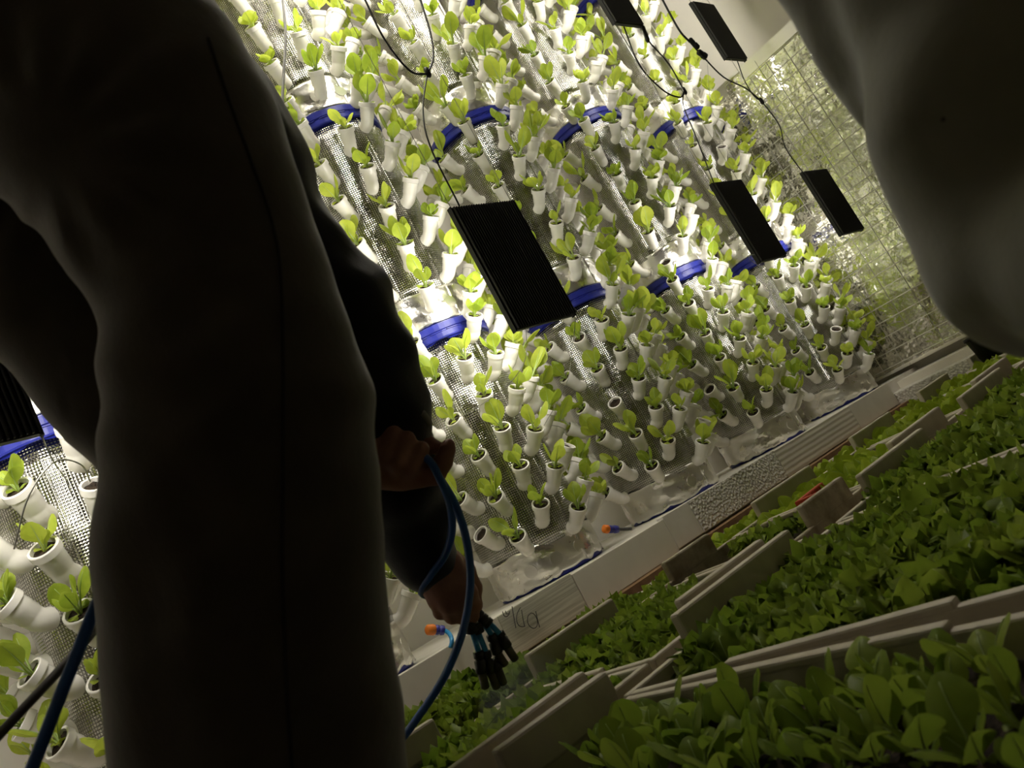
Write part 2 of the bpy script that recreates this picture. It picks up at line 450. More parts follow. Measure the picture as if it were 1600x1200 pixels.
# ------------------------------------------------------------------ lettuces
def leaf(b, base, az, length, width, p0, p1, rr, fr=0, ribm=1, pet=.38, twist=0):
    """blade swept along a curved midrib; az = heading, p0/p1 = start and end pitch from vertical"""
    nu = 9 if not fr else 9; nv = 6 if not fr else 10
    pos = Vector(base); rows = []
    d0 = Vector((math.cos(az), math.sin(az), 0)); side = Vector((-math.sin(az), math.cos(az), 0))
    ph = rr.uniform(0, 6)
    for i in range(nu+1):
        t = i/nu; a = p0+(p1-p0)*t*t
        dr = d0*math.sin(a)+Vector((0, 0, 1))*math.cos(a); nr = side.cross(dr)
        if i: pos = pos+dr*(length/nu)
        if not fr:
            s = (t-pet)/(1-pet)
            w = width*.085 if s < 0 else width*(.085+.5*(max(0, math.sin(PI*min(1, s**.85)*.94)))**.8)
            if t == 1: w = width*.16
            cup = .30; ruf = .05
        else:
            w = width*(.07+.50*max(0, t-.12)**.6*(1-.25*max(0, t-.8)/.2)); cup = .2; ruf = .26
        row = []
        for k in range(-nv//2, nv//2+1):
            s = k/(nv/2); e = w*s
            edge = 1.0
            if fr and abs(s) > .9: edge = (1.16 if i % 2 else .88)*rr.uniform(.88, 1.12)
            h = abs(s)**1.5*w*cup+(math.sin(t*10+s*3+ph)*w*ruf*abs(s) if not fr else math.sin(t*26+s*9+ph)*w*.42*s*s)
            q = pos+side*math.cos(twist)*e*edge+nr*(h)
            if fr and i >= nu-1: q = q+dr*((.06 if k % 2 else -.06)+rr.uniform(-.05, .05))*length-dr*(.28*length*s*s)+nr*math.sin(s*8+ph)*.10*length
            row.append(q)
        rows.append(row)
    m = len(rows[0]); v = [q for r_ in rows for q in r_]; f = []
    for i in range(nu):
        for k in range(m-1): f.append((i*m+k, i*m+k+1, (i+1)*m+k+1, (i+1)*m+k))
    b.add(v, f, 0)
    b.tube([rows[i][m//2]-side.cross(d0)*0+Vector((0,0,.0003)) for i in range(0, nu, 1)], [max(.0005, (.0022 if not fr else .0018)*(1-i/nu)*length/.075) for i in range(nu)], 5, True, ribm)
def plant_mesh(name, seed, n, ln, wd, mats, fr=0, spread=(.35, 1.0), cot=True):
    rr = random.Random(seed); b = MB()
    a0 = rr.uniform(0, 6.28)
    for k in range(n):
        l = ln*rr.uniform(.7, 1.12)*(1 if k < n-1 else .62)
        leaf(b, (0, 0, -.004), a0+k*2.4+rr.uniform(-.4, .4), l, wd*rr.uniform(.8, 1.15)*l/ln,
             rr.uniform(.1, spread[0]), rr.uniform(.25, spread[1]), rr, fr)
    if cot:
        for k in range(2):
            leaf(b, (0, 0, -.002), a0+k*PI+1, ln*.28, wd*.45, .9, 1.5, rr, 0)
    me = bpy.data.meshes.new(name); me.from_pydata(b.v, [], b.f); me.update()
    for m_ in mats: me.materials.append(m_)
    me.polygons.foreach_set('material_index', b.m); me.polygons.foreach_set('use_smooth', [True]*len(me.polygons))
    return me
LET = [plant_mesh('lettuce_plant', 100+i, [4, 5, 4, 5, 3, 6, 4, 5][i], [.078, .072, .068, .082, .078, .066, .088, .072][i], .034, [M_leaf, M_rib], 0, (.55, [1.0, 1.3, .9, 1.15, .8, 1.2, 1.0, 1.4][i])) for i in range(8)]

def instances_to_stuff(name, items, mats):
    """many small plants as one object"""
    V = []; F = []; MI = []; n = 0; cache = {}
    for me, Mx in items:
        if me.name not in cache:
            vv = np.empty(len(me.vertices)*3); me.vertices.foreach_get('co', vv)
            cache[me.name] = (vv.reshape(-1, 3), [tuple(p.vertices) for p in me.polygons], [p.material_index for p in me.polygons])
        v, f, mi = cache[me.name]
        A = np.array(Mx); V.append(v @ A[:3, :3].T + A[:3, 3]); F += [tuple(i+n for i in q) for q in f]; MI += mi; n += len(v)
    me = bpy.data.meshes.new(name); me.from_pydata(np.concatenate(V).tolist(), [], F); me.update()
    for m_ in mats: me.materials.append(m_)
    me.polygons.foreach_set('material_index', MI); me.polygons.foreach_set('use_smooth', [True]*len(me.polygons))
    return link(name, me, None)
def orient(pos, axis, spin, sc):
    q = Vector((0, 0, 1)).rotation_difference(axis.normalized())
    return Matrix.Translation(pos) @ q.to_matrix().to_4x4() @ Matrix.Rotation(spin, 4, 'Z') @ Matrix.Scale(sc, 4)

def behind_person(x, y):
    pts = [(0,-50),(300,-50),(400,85),(480,240),(560,340),(625,450),(660,560),(690,780),(690,860),(640,860),(600,1000),(620,1240),(200,1240),(176,900),(178,750),(0,545)]
    ins = False; j = len(pts)-1
    for i in range(len(pts)):
        xi, yi = pts[i]; xj, yj = pts[j]
        if (yi > y) != (yj > y) and x < (xj-xi)*(y-yi)/(yj-yi)+xi: ins = not ins
        j = i
    return ins
# left-to-right rank of the pots that face the camera in each row of each drum
SHOWN = None                     # filled below by looking from the lens past the drums
rng = random.Random(21)
cand = []
for (ti, tr, row, th, pos, out, rnd) in plants:
    x, y, d = px(pos); vis = -40 < x < 1640 and -40 < y < 1240 and d > .2
    toward = (O-pos); toward.z = 0
    hidden = toward.normalized().dot(out) < -.30        # on the far side of its drum
    cand.append((ti, tr, row, x, y, d, pos, out, rnd, vis and not hidden))
groups = {}
for c in cand:
    if c[9] and not behind_person(c[3], c[4]-15*2/c[5]): groups.setdefault((c[0], c[1], c[2]), []).append(c[3])
for g in groups.values(): g.sort()
live = [c for c in cand if c[8] > .055]
live.sort(key=lambda c: (not (c[9] and not behind_person(c[3], c[4]-15*2/c[5])), c[5]))
rest = []
for i, (ti, tr, row, x, y, d, pos, out, rnd, vis) in enumerate(live):
    ax = Vector((0, 0, 1))*.8+out*rng.uniform(.15, .75)+Vector((rng.uniform(-.15, .15), rng.uniform(-.15, .15), 0))
    me = LET[rng.randrange(len(LET))]; Mx = orient(pos, ax, rng.uniform(0, 6.28), rng.uniform(1.05, 1.45))
    seen = vis and not behind_person(x, y-15*2/d)
    if seen and i < 300:
        o = link('lettuce_plant', me, None); o.matrix_world = Mx
        col = groups[(ti, tr, row)].index(x)
        tag(o, f'lettuce, {ORD[row]} row up, {ORD[col]} pot from left, {tier_txt[tr]} drum, {tower_short[ti]}', 'lettuce', 'young lettuces in the drum pots')
    else: rest.append((me, Mx))
o = instances_to_stuff('lettuce_seedlings', rest, [M_leaf, M_rib])
tag(o, 'remaining small lettuces in the farther and hidden drum pots', 'lettuce', None, 'stuff')

# ------------------------------------------------------------------ grow lights
YL = 1.50
LS = YL/1.5
def lamp(x0, x1, z0, z1, label):
    x0, x1, z0, z1 = [q*LS for q in (x0, x1, z0, z1)]
    w, h = x1-x0, z1-z0
    r = root('grow_light', ((x0+x1)/2, YL, ZC+z0), label, 'grow light', 'hanging grow lights')
    b = MB(); b.box((-w/2, -.004, 0), (w/2, .010, h))
    n = 26
    for k in range(n):
        x = -w/2+w*(k+.5)/n; b.box((x-.0016, -.013, .002), (x+.0016, -.003, h-.002))
    b.build('housing', M_black, r)
    b = MB(); b.box((-w/2+.008, .0105, .008), (w/2-.008, .0125, h-.008)); b.build('light_panel', M_lamp, r)
    for s in (-1, 1):
        b = MB(); b.box((s*w/2-.002, -.004, -.003), (s*w/2+.002, .012, h+.003)); b.build('side_rail', M_black, r)
    return r
def wire(pts, rad, label, name='hanging_wire', m=None, cat='wire', group=None, n=6):
    b = MB(); b.tube(spline(pts, 8) if len(pts) > 2 else pts, rad, n); o = b.build(name, m or M_wire, None, True)
    return tag(o, label, cat, group)
LAMPS = {
 'A': (1.585, 1.835, .503, .895, 'largest black grow light, hanging before the first tower right of person'),
 'B': (2.955, 3.165, .513, .876, 'black grow light left of the one before the wire mesh, lower row'),
 'C': (3.745, 3.985, .540, .880, 'black grow light hanging in front of the wire mesh, lower row'),
 'D': (3.705, 3.895, 1.522, 1.850, 'black grow light high up against the white wall'),
 'E': (2.955, 3.150, 1.660, 2.02, 'black grow light cut by the top frame edge'),
 'F': (.165, .420, .545, .93, 'black grow light at the left frame edge'),
}
lamps = {k: lamp(*v) for k, v in LAMPS.items()}
for (x0, z0, lab) in ((.90, .60, 'added black grow light hidden behind the bending person'), (1.60, 1.74, 'black grow light above the largest one, out of frame'),
                      (.30, 1.70, 'added black grow light above the left one, out of frame'), (-.55, .60, 'added black grow light left of frame'), (2.30, 2.02, 'added black grow light high before the second tower, out of frame'), (3.70, 2.06, 'added black grow light above the one against the white wall, out of frame')):
    lamp(x0, x0+.24, z0, z0+.38, lab)  # unseen; added to brighten drums and beds, except the one the cables imply
ZTOP = 3.15
WL = {'A': 'largest grow light', 'B': 'grow light left of the mesh one', 'C': 'grow light before the wire mesh', 'D': 'grow light against the white wall', 'E': 'grow light at the top edge', 'F': 'grow light at the left edge'}
for k in 'ABCDEF':
    x0, x1, z0, z1 = [q*LS for q in LAMPS[k][:4]]
    for i, x in enumerate((x0+.004, x1-.004)):
        top = {'B': ZC+1.66*LS, 'C': ZC+1.522*LS}.get(k, ZTOP)
        wire([(x, YL, ZC+z1), (x, YL, top)], .0011, f'thin wire to the {("left","right")[i]} top corner of the {WL[k]}', 'hanging_wire', M_wire, 'wire', 'lamp hanging wires')
def P(x, y, Y=YL): return ony(x, y, Y)
# power cables with Y joints
def cable(label, runs, joints, plugs=()):
    r = root('power_cable', P(*joints[0]) if joints else P(*runs[0][0]), label, 'cable', 'lamp power cables')
    inv = Matrix.Translation(-r.location)
    for pts, rad in runs:
        b = MB(); b.tube([inv @ q for q in spline([P(*q) for q in pts], 10)], rad, 8); b.build('cord', M_cable, r, True)
    for (x, y) in joints:
        c = inv @ P(x, y); b = MB()
        b.tube([c+Vector((0,0,.018)), c+Vector((0,0,.012)), c-Vector((0,0,.012)), c-Vector((0,0,.018))], [.004,.0085,.0085,.004], 10); b.build('splitter', M_cable, r, True)
    for (x, y, x2, y2, rad) in plugs:
        b = MB(); p, q = inv @ P(x, y), inv @ P(x2, y2)
        b.tube([p, p.lerp(q, .1), p.lerp(q, .45), p.lerp(q, .5), p.lerp(q, .55), p.lerp(q, .9), q], [rad*.5, rad, rad, rad*.8, rad*1.15, rad*1.15, rad*.5], 10); b.build('plug', M_cable, r, True)
    return r
cable('black forked power cable coming down to the largest grow light', [([(565,-12),(600,60),(640,110),(668,116)], .0032), ([(652,-15),(672,50),(677,90),(668,116)], .0034), ([(668,114),(661,170),(672,228),(718,322)], .0026)], [(668,113)])
cable('black power cable looping between the top edge lamp and the lamp below it', [([(975,42),(998,100),(1035,140),(1062,152),(1069,142)], .0032), ([(1003,38),(1012,62),(1045,100),(1069,142)], .0032), ([(1069,142),(1068,165),(1088,215),(1116,288)], .0026)], [(1069,142)], [(1004,40,1013,66,.008)])
cable('black power cable with round connector in front of the white wall', [([(1030,-10),(1060,45),(1078,66)], .0048), ([(1078,66),(1098,88),(1130,120),(1165,138),(1190,158)], .0034), ([(1152,95),(1163,125),(1178,150),(1190,158)], .0024), ([(1190,158),(1217,195),(1228,232),(1256,272)], .0024)], [(1190,158)], [(1077,60,1092,76,.010), (1090,80,1104,90,.013)])
# loose thin wires
wire([P(822,512), P(821,560), P(795,600), P(740,640), (ony(708,655,1.72))], .0009, 'thin wire curving from the largest lamp bottom left corner', 'loose_wire')
wire([P(900,492), P(894,545), P(885,600), P(850,665,1.6)], .0009, 'thin wire hanging from the largest lamp bottom right corner', 'loose_wire')
wire([P(1105,92), P(1108,140), P(1112,172), P(1122,186), P(1138,180)], .0009, 'thin pale wire dangling below the round cable connector', 'loose_wire')
wire([P(1192,405), P(1180,398), P(1170,402), P(1185,415), P(1200,422), P(1207,430), P(1196,432)], .0012, 'pale tie wire loops under the lower left mesh lamp', 'loose_wire', M_lgrey)
wire([P(63,675), P(80,715), P(105,752,1.6), P(110,764,1.6)], .0012, 'thin wire hanging from the left edge lamp', 'loose_wire')
wire([ony(22,858,1.66), ony(45,775,1.6), ony(85,722,1.58), ony(125,725,1.6), ony(141,752,1.66)], .0016, 'bent steel wire hoop bridging two pots on the left', 'wire_hoop')
wire([ony(440,-20,1.62), ony(446,50,1.62), ony(443,120,1.62), ony(440,175,1.62), ony(436,240,1.62)], .0042, 'light grey cable hanging beside the bending person\'s back', 'hanging_cable', M_lgrey, 'cable')

# hose connectors on the ledge
def connector(p0, p1, p2, p3, label, tube_m, tail):
    r = root('hose_connector', p0, label, 'hose connector'); inv = Matrix.Translation(-Vector(p0))
    p0, p1, p2, p3 = [inv @ Vector(q) for q in (p0, p1, p2, p3)]
    b = MB(); b.tube([p0, p0.lerp(p1, .15), p0.lerp(p1, .85), p1], [.008, .0125, .0135, .012], 14); b.build('collar', M_orange, r, True)
    b = MB(); b.tube([p1, p1.lerp(p2, .05), p1.lerp(p2, .4), p1.lerp(p2, .45), p1.lerp(p2, .55), p1.lerp(p2, .6), p1.lerp(p2, .95), p2], [.010, .012, .012, .0105, .0105, .0125, .011, .008], 14); b.build('nut', M_indigo, r, True)
    b = MB(); b.tube(spline([p2, p3]+[inv @ Vector(q) for q in tail], 8), .0055, 8); b.build('tube', tube_m, r, True)
Y1 = 1.80
connector(ony(666,984,Y1), ony(679,984,Y1), ony(695,985,Y1-.01), ony(702,990,Y1-.03), 'orange and blue hose connector with light blue tube behind the spray nozzles', M_cyan, [ony(706,1000,YB-.02), ony(704,1012,YB-.02)])
connector(ony(943,826,Y1), ony(950,827,Y1), ony(966,827,Y1-.005), ony(975,827,Y1-.005), 'orange and blue hose connector on the ledge between the two nearest towers', M_grey, [ony(986,826,Y1-.005)])

# ------------------------------------------------------------------ trays and beds
tag(slab('planting_bench', (.345, .10, 0), (3.93, 1.70, .075), M_wood, 'thing'), 'low brown timber bench carrying the seedling trays', 'bench')
frill_spots, pale_spots = [], []
TRAY_N = [0]
def tray(cx, cy, sx, sy, rot=0, dz=0, m=None, label='', lug='x', soil=True, lift=.042, soil_up=0, off=0):
    """open crate; raised hand-hold sections in the middle of the walls"""
    m = m or M_tray; h = .125; t = .013
    r = root('seedling_tray', (cx, cy, .078+dz), label, 'tray', 'white plastic seedling trays')
    r.rotation_euler.z = rot
    b = MB(); X, Y = sx/2, sy/2
    b.box((-X, -Y, 0), (X, Y, .008))
    for s in (-1, 1):
        b.box((-X, s*Y-(t if s > 0 else 0), .008), (X, s*Y+(0 if s > 0 else t), h))
        b.box((s*X-(t if s > 0 else 0), -Y+t, .008), (s*X+(0 if s > 0 else t), Y-t, h))
        # inner ledge step
        b.box((-X+t, s*(Y-t)-(.010 if s > 0 else 0), .008), (X-t, s*(Y-t)+(0 if s > 0 else .010), h-.035))
    b.build('crate', m, r, bevel=.003)
    for s in (-1, 1):
        b = MB(); w = .27*sx
        b.box((off-w, s*Y-(t+.004 if s > 0 else 0), h-.004), (off+w, s*Y+(0 if s > 0 else t+.004), h+lift)); b.build('hand_hold', m, r, bevel=.004)
        b = MB(); w = .22*sy
        b.box((s*X-(t+.002 if s > 0 else 0), -w, h-.004), (s*X+(0 if s > 0 else t+.002), w, h+lift*.15)); b.build('end_grip', m, r, bevel=.003)
    if soil:
        b = MB(); n = 14; rr = random.Random(int(cx*100)); v = []; f = []
        for j in range(n+1):
            for i in range(n+1): v.append((-X+t+.01+(sx-2*t-.02)*i/n, -Y+t+.01+(sy-2*t-.02)*j/n, .078+soil_up+rr.uniform(-.006, .006)))
        for j in range(n):
            for i in range(n): a = j*(n+1)+i; f.append((a, a+1, a+n+2, a+n+1))
        b.add(v, f); b.box((-X+t, -Y+t, .009), (X-t, Y-t, .066+soil_up)); b.build('soil', M_soil, r, True)
    return r
FRILL = [plant_mesh('frilly_lettuce', 300+i, 8, .070, .078, [M_frill, M_rib], 1, (.5, 1.15), False) for i in range(5)]
PALE = [plant_mesh('tray_seedling', 400+i, [4, 5, 4, 5][i], .048, .022, [M_pale, M_rib], 0, (.5, 1.1), True) for i in range(4)]
FARS = [plant_mesh('tray_seedling', 450+i, [4, 5, 4, 5][i], .058, .038, [M_far, M_rib], 0, (.5, 1.1), True) for i in range(4)]
rng = random.Random(77)
def fill(r, sx, sy, kind, step, skip=None, hi=0):
    Rz = Matrix.Translation(r.location) @ Matrix.Rotation(r.rotation_euler.z, 4, 'Z')
    nx, ny = max(1, int((sx-.05)/step)), max(1, int((sy-.05)/step))
    for j in range(ny):
        for i in range(nx):
            lx = -sx/2+.035+(sx-.07)*(i+.5)/nx+rng.uniform(-.2, .2)*step; ly = -sy/2+.035+(sy-.07)*(j+.5)/ny+rng.uniform(-.2, .2)*step
            if skip and skip(lx/sx, ly/sy): continue
            p = Rz @ Vector((lx, ly, .080+hi))
            meshes = {'f': FRILL, 'p': PALE, 'y': FARS}[kind]
            Mx = orient(p, Vector((rng.uniform(-.2, .2), rng.uniform(-.1, .3), 1)), rng.uniform(0, 6.28), rng.uniform(.85, 1.2))
            (frill_spots if kind == 'f' else pale_spots).append((meshes[rng.randrange(len(meshes))], Mx, px(p), kind, r))
G = []
def bed(label, cx, cy, sx, sy, kind, step, where, **kw):
    hi = kw.pop('hi', 0); sk = kw.pop('skip', None)
    r = tray(cx, cy, sx, sy, label=label, **kw); r['where'] = where
    fill(r, sx, sy, kind, step, sk, hi); return r
# nearest row
bed('nearest white tray, planted with round-leaved seedlings', .515, .500, .32, .60, 'p', .038, 'the nearest tray', rot=-.09, hi=.018, soil_up=.018, off=.05)
bed('white tray of dark frilly lettuce right of the nearest round-leaved tray', 1.005, .500, .60, .60, 'f', .050, 'the near dark tray', hi=-.002)
bed('dark frilly lettuce tray, second along the front row', 1.62, .500, .60, .60, 'f', .050, 'the second dark tray', hi=-.002)
bed('dark frilly lettuce tray, third along the front row', 2.235, .510, .60, .60, 'f', .052, 'the third dark tray', hi=-.002)
bed('dark frilly lettuce tray with brown edge near the right frame edge', 2.85, .510, .60, .60, 'f', .052, 'the brown edged tray', m=M_tray2, hi=.02)
bed('frilly lettuce tray, last of the front row under the pale sleeve', 3.45, .500, .56, .60, 'f', .055, 'the last dark tray')
# middle row
bed('white tray of bright frilly lettuce under the spray nozzles', .585, 1.045, .46, .40, 'f', .044, 'the tray under the nozzles', hi=-.002)
bed('dirty white tray, sparsely planted, right of the sprayed tray', 1.055, 1.045, .46, .40, 'f', .048, 'the sparse dirty tray', hi=-.002, skip=lambda u, v: u > .12 and v < .1)
bed('dirty stained tray behind the tall white hand-hold, middle row', 1.46, 1.06, .33, .38, 'f', .06, 'the stained middle tray', m=M_tray2, skip=lambda u, v: u < .2)
bed('seedling tray with red crate bits, middle row', 1.93, 1.055, .58, .40, 'y', .042, 'the middle row beside the red crate', hi=.004)
bed('seedling tray with tall white hand-hold, middle row', 2.52, 1.055, .56, .40, 'y', .042, 'the middle row hand-hold tray', hi=.004)
bed('seedling tray further along the middle row', 3.09, 1.055, .55, .40, 'y', .044, 'the middle row further tray', hi=.004)
bed('seedling tray at the far end of the middle row', 3.65, 1.055, .52, .40, 'y', .046, 'the far middle row tray', hi=.004)
# row against the ledge
bed('narrow white tray against the ledge below the hose connector', .80, 1.49, .56, .36, 'f', .046, 'the tray against the ledge', skip=lambda u, v: u < -.25 and v < .2, lift=-.003, dz=-.045, hi=.05)
bed('white frilly lettuce tray against the ledge below the pencil writing', 1.40, 1.49, .56, .36, 'f', .046, 'the ledge tray below the writing', skip=lambda u, v: u > .3, lift=-.003, dz=-.045, hi=.012)
bed('white seedling tray against the bead foam board', 2.00, 1.49, .56, .36, 'y', .044, 'the ledge tray at the foam board', lift=-.003, dz=-.045, hi=.006)
bed('white seedling tray against the grooved board', 2.60, 1.49, .56, .36, 'y', .044, 'the ledge tray at the grooved board', lift=-.003, dz=-.045, hi=.006)
bed('white seedling tray against the last smooth board', 3.20, 1.49, .56, .36, 'y', .046, 'the ledge tray at the last board', lift=-.003, dz=-.045, hi=.006)
bed('white seedling tray in the corner by the foil wall', 3.70, 1.49, .38, .36, 'y', .046, 'the corner tray', lift=-.003, dz=-.045, hi=.006)
def place(spots, name, labelf, cat, group, limit, mats, stuff_label):
    ok = []; off = []
    for s in spots:
        x, y, d = s[2]
        (ok if (-30 < x < 1630 and -30 < y < 1230 and d > .15) else off).append(s)
    ok.sort(key=lambda s: s[2][2]); n = 0
    for s in ok[:limit]:
        o = link(name, s[0], None); o.matrix_world = s[1]
        tag(o, labelf(s), cat, group(s))
    if ok[limit:]:
        o = instances_to_stuff(name, [(s[0], s[1]) for s in ok[limit:]], mats); tag(o, stuff_label, cat, None, 'stuff')
place([s for s in frill_spots], 'frilly_lettuce', lambda s: f'frilly green lettuce growing packed in {s[4]["where"]}', 'frilly lettuce', lambda s: f'frilly lettuces in {s[4]["where"]}', 300, [M_frill, M_rib], 'remaining frilly lettuces packed in the far front trays')
pal = pale_spots
NEARP = [s for s in pal if s[3] == 'p']; FARP = [s for s in pal if s[3] == 'y']
place(NEARP, 'tray_seedling', lambda s: f'round-leaved lettuce seedling growing in {s[4]["where"]}', 'seedling', lambda s: f'seedlings in {s[4]["where"]}', 300, [M_pale, M_rib], '')
nn = len([s for s in NEARP if -30 < s[2][0] < 1630 and -30 < s[2][1] < 1230])
place(FARP, 'tray_seedling', lambda s: f'yellow-green seedling growing in {s[4]["where"]}', 'seedling', lambda s: f'seedlings in {s[4]["where"]}', max(0, 300-nn), [M_far, M_rib], 'remaining yellow-green seedlings in the far trays')
for o in C.objects:
    if 'where' in o.keys(): del o['where']
# red crate pieces among the middle row
b = MB(); c = onz(1268, 776, .078+.135)
b.box((-.075, -.006, -.05), (.075, .006, .012)); b.box((-.075, -.10, -.05), (-.065, .0, .012))
for k in range(9): b.box((-.073+k*.0165, -.009, -.048), (-.068+k*.0165, -.005, .010))
o = b.build('red_crate', M_red, None, bevel=.002); o.location = c; o.rotation_euler.z = .1
tag(o, 'red slatted plastic crate edge showing through the seedlings', 'crate')
b = MB(); c = onz(1556, 560, .078+.12); n = 24
prof = [(.0, 0), (.045, 0), (.060, .10), (.066, .10), (.066, .115), (.058, .115), (.050, .02), (0, .02)]
lathe(b, prof, n); o = b.build('plastic_pot', M_blackp, None, True); o.location = (c.x, c.y, .20)
tag(o, 'black plastic pot standing behind the far tray edge under the pale sleeve', 'pot')

# ------------------------------------------------------------------ bodies: distance field meshed to one closed surface
def sdf_mesh(name, prims, h, mat_, parent=None, disp=None, K=.012):
    """prims: (a, b, ra, rb, k) round cones blended with smooth radius k"""
    A = np.array([tuple(p[0]) for p in prims]); Bv = np.array([tuple(p[1]) for p in prims])
    ra = np.array([p[2] for p in prims]); rb = np.array([p[3] for p in prims]); kk = np.array([p[4] for p in prims])
    rmax = np.maximum(ra, rb)
    def one(P, i):
        ab = Bv[i]-A[i]; t = np.clip(((P-A[i]) @ ab)/max(ab @ ab, 1e-9), 0, 1)
        q = P-A[i]-t[:, None]*ab
        return np.sqrt((q*q).sum(1))-(ra[i]+(rb[i]-ra[i])*t)
    def field(P, ids):
        d = None
        for i in ids:
            e = one(P, i)
            if d is None: d = e; continue
            k = kk[i]; hh = np.clip(.5+.5*(d-e)/k, 0, 1)
            d = d*(1-hh)+e*hh-k*hh*(1-hh)
        return d
    lo = (np.minimum(A, Bv)-rmax[:, None]).min(0)-.03; hi = (np.maximum(A, Bv)+rmax[:, None]).max(0)+.03
    B = 16; nb = np.ceil((hi-lo)/(h*B)).astype(int)
    gi = np.stack(np.meshgrid(*[np.arange(n) for n in nb], indexing='ij'), -1).reshape(-1, 3)
    cen = lo+(gi+.5)*h*B; rad = h*B*.5*1.7321+.012
    D = np.stack([one(cen, i) for i in range(len(prims))], 1)
    act = (D.min(1) < rad+.03)
    keysP, posP, quads = [], [], []
    ax = np.arange(B+1)
    gl = np.stack(np.meshgrid(ax, ax, ax, indexing='ij'), -1).reshape(-1, 3)
    big = np.array([1 << 40, 1 << 20, 1])
    for bi in np.nonzero(act)[0]:
        ids = np.nonzero(D[bi] < rad+.06)[0]
        g0 = gi[bi]*B; P_ = lo+(gl+g0)*h
        F = field(P_, ids)
        if disp is not None: F = F+disp(P_)
        F = F.reshape(B+1, B+1, B+1); S = F < 0
        if S.all() or not S.any(): continue
        c = [(i, j, k) for i in (0, 1) for j in (0, 1) for k in (0, 1)]
        cnt = sum(S[i:B+i, j:B+j, k:B+k].astype(int) for i, j, k in c)
        cells = np.argwhere((cnt > 0) & (cnt < 8))
        acc = np.zeros((len(cells), 3)); num = np.zeros(len(cells))
        for a_ in c:
            for d_ in range(3):
                if a_[d_]: continue
                b_ = list(a_); b_[d_] = 1
                fa = F[cells[:, 0]+a_[0], cells[:, 1]+a_[1], cells[:, 2]+a_[2]]; fb = F[cells[:, 0]+b_[0], cells[:, 1]+b_[1], cells[:, 2]+b_[2]]
                x = (fa < 0) != (fb < 0); t = np.where(x, fa/np.where(fa == fb, 1, fa-fb), 0)
                p = np.array(a_, float)[None].repeat(len(cells), 0); p[:, d_] += t
                acc += p*x[:, None]; num += x
        keysP.append((cells+g0) @ big); posP.append(lo+(cells+g0+acc/num[:, None])*h)
        for d_ in range(3):
            u, w = (d_+1) % 3, (d_+2) % 3
            sl0 = [slice(0, B)]*3; sl1 = [slice(0, B)]*3; sl1[d_] = slice(1, B+1)
            s0, s1 = S[tuple(sl0)], S[tuple(sl1)]
            e = np.argwhere(s0 != s1)
            if not len(e): continue
            fl = s0[e[:, 0], e[:, 1], e[:, 2]]
            e = e+g0; du = np.zeros(3, int); du[u] = 1; dw = np.zeros(3, int); dw[w] = 1
            q = np.stack([(e-du-dw) @ big, (e-dw) @ big, e @ big, (e-du) @ big], 1)
            q[~fl] = q[~fl][:, ::-1]; quads.append(q)
    keys = np.concatenate(keysP); pos = np.concatenate(posP); q = np.concatenate(quads)
    o_ = np.argsort(keys); keys = keys[o_]; pos = pos[o_]
    ix = np.clip(np.searchsorted(keys, q), 0, len(keys)-1); ok = (keys[ix] == q).all(1)
    me = bpy.data.meshes.new(name); me.from_pydata(pos.tolist(), [], ix[ok].tolist()); me.update()
    me.polygons.foreach_set('use_smooth', [True]*len(me.polygons))
    return link(name, me, mat_, parent)
def chain(pts, k):
    """pts: (x, y, depth, radius in metres)"""
    out = []
    for a, b_ in zip(pts[:-1], pts[1:]): out.append((at(*a[:3]), at(*b_[:3]), a[3], b_[3], k))
    return out
def pr(hw, d): return hw*d/FPX

# the bending person, seen from behind on the right side
person = root('person', at(330, 700, .75), 'person bending over the trays, black sweatshirt, dark olive trousers, holding blue hose', 'person')
person.location.z = 0
pinv = Matrix.Translation(-person.location)
leg1 = [(40,-10,.66,pr(225,.66)), (130,100,.65,pr(212,.65)), (200,190,.64,pr(210,.64)), (237,240,.63,pr(194,.63)), (294,340,.62,pr(176,.62)), (347,480,.61,pr(168,.61)), (374,600,.60,pr(184,.60)), (383,700,.60,pr(196,.60)), (380,830,.60,pr(204,.60)), (393,1000,.60,pr(207,.60)), (412,1150,.60,pr(207,.60))]
kn1 = at(425, 1230, .60); an1 = Vector((kn1.x+.02, kn1.y-.02, .10))
leg2 = [(-90,150,.86,.135), (-30,300,.86,.105), (85,420,.86,.096), (196,552,.86,.092), (330,720,.86,.088), (372,765,.86,.085)]
kn2 = at(372, 765, .86); an2 = Vector(at(520, 1230, .90)); 
tr = chain(leg1, .02)+[(at(412,1150,.60), kn1, pr(207,.6), .088, .02), (kn1, an1, .088, .065, .02)]
tr += chain(leg2, .02)+[(kn2, an2, .083, .062, .02), (an2, Vector((an2.x, an2.y, .10)), .062, .06, .02)]
tr += [(at(20,-20,.70), at(-90,130,.86), .125, .125, .06), (at(20,20,.86), at(60,-80,.80), .14, .12, .05)]
rs = np.random.RandomState(3)
def wr_trouser(P):
    x = P-np.array(O)[None]
    d = x @ np.array(fw); X = 800+FPX*(x @ np.array(ir))/d; Y = 600-FPX*(x @ np.array(iu))/d
    # real creases of the cloth: knee folds and drapes radiating from the crotch
    w = .0022*np.sin(Y/21+X/70+1.5*np.sin(X/55))*np.exp(-((Y-620)/150)**2)*(X > 100)
    r_ = np.hypot(X-60, Y-230); a = np.arctan2(Y-230, X-60)
    w += .0025*np.sin(a*13)*np.exp(-((r_-150)/110)**2)*np.clip((r_-60)/80, 0, 1)
    w += .0035*np.sin((X-Y*.35)/26+np.sin(Y/80))*np.exp(-((Y-950)/200)**2)*np.exp(-((X-300)/90)**2)
    return w+.0012*np.sin(X/33+Y/47)
body_sk = []
def shrink(ps, f): return [(a, b_, ra*f, rb*f, k) for a, b_, ra, rb, k in ps]
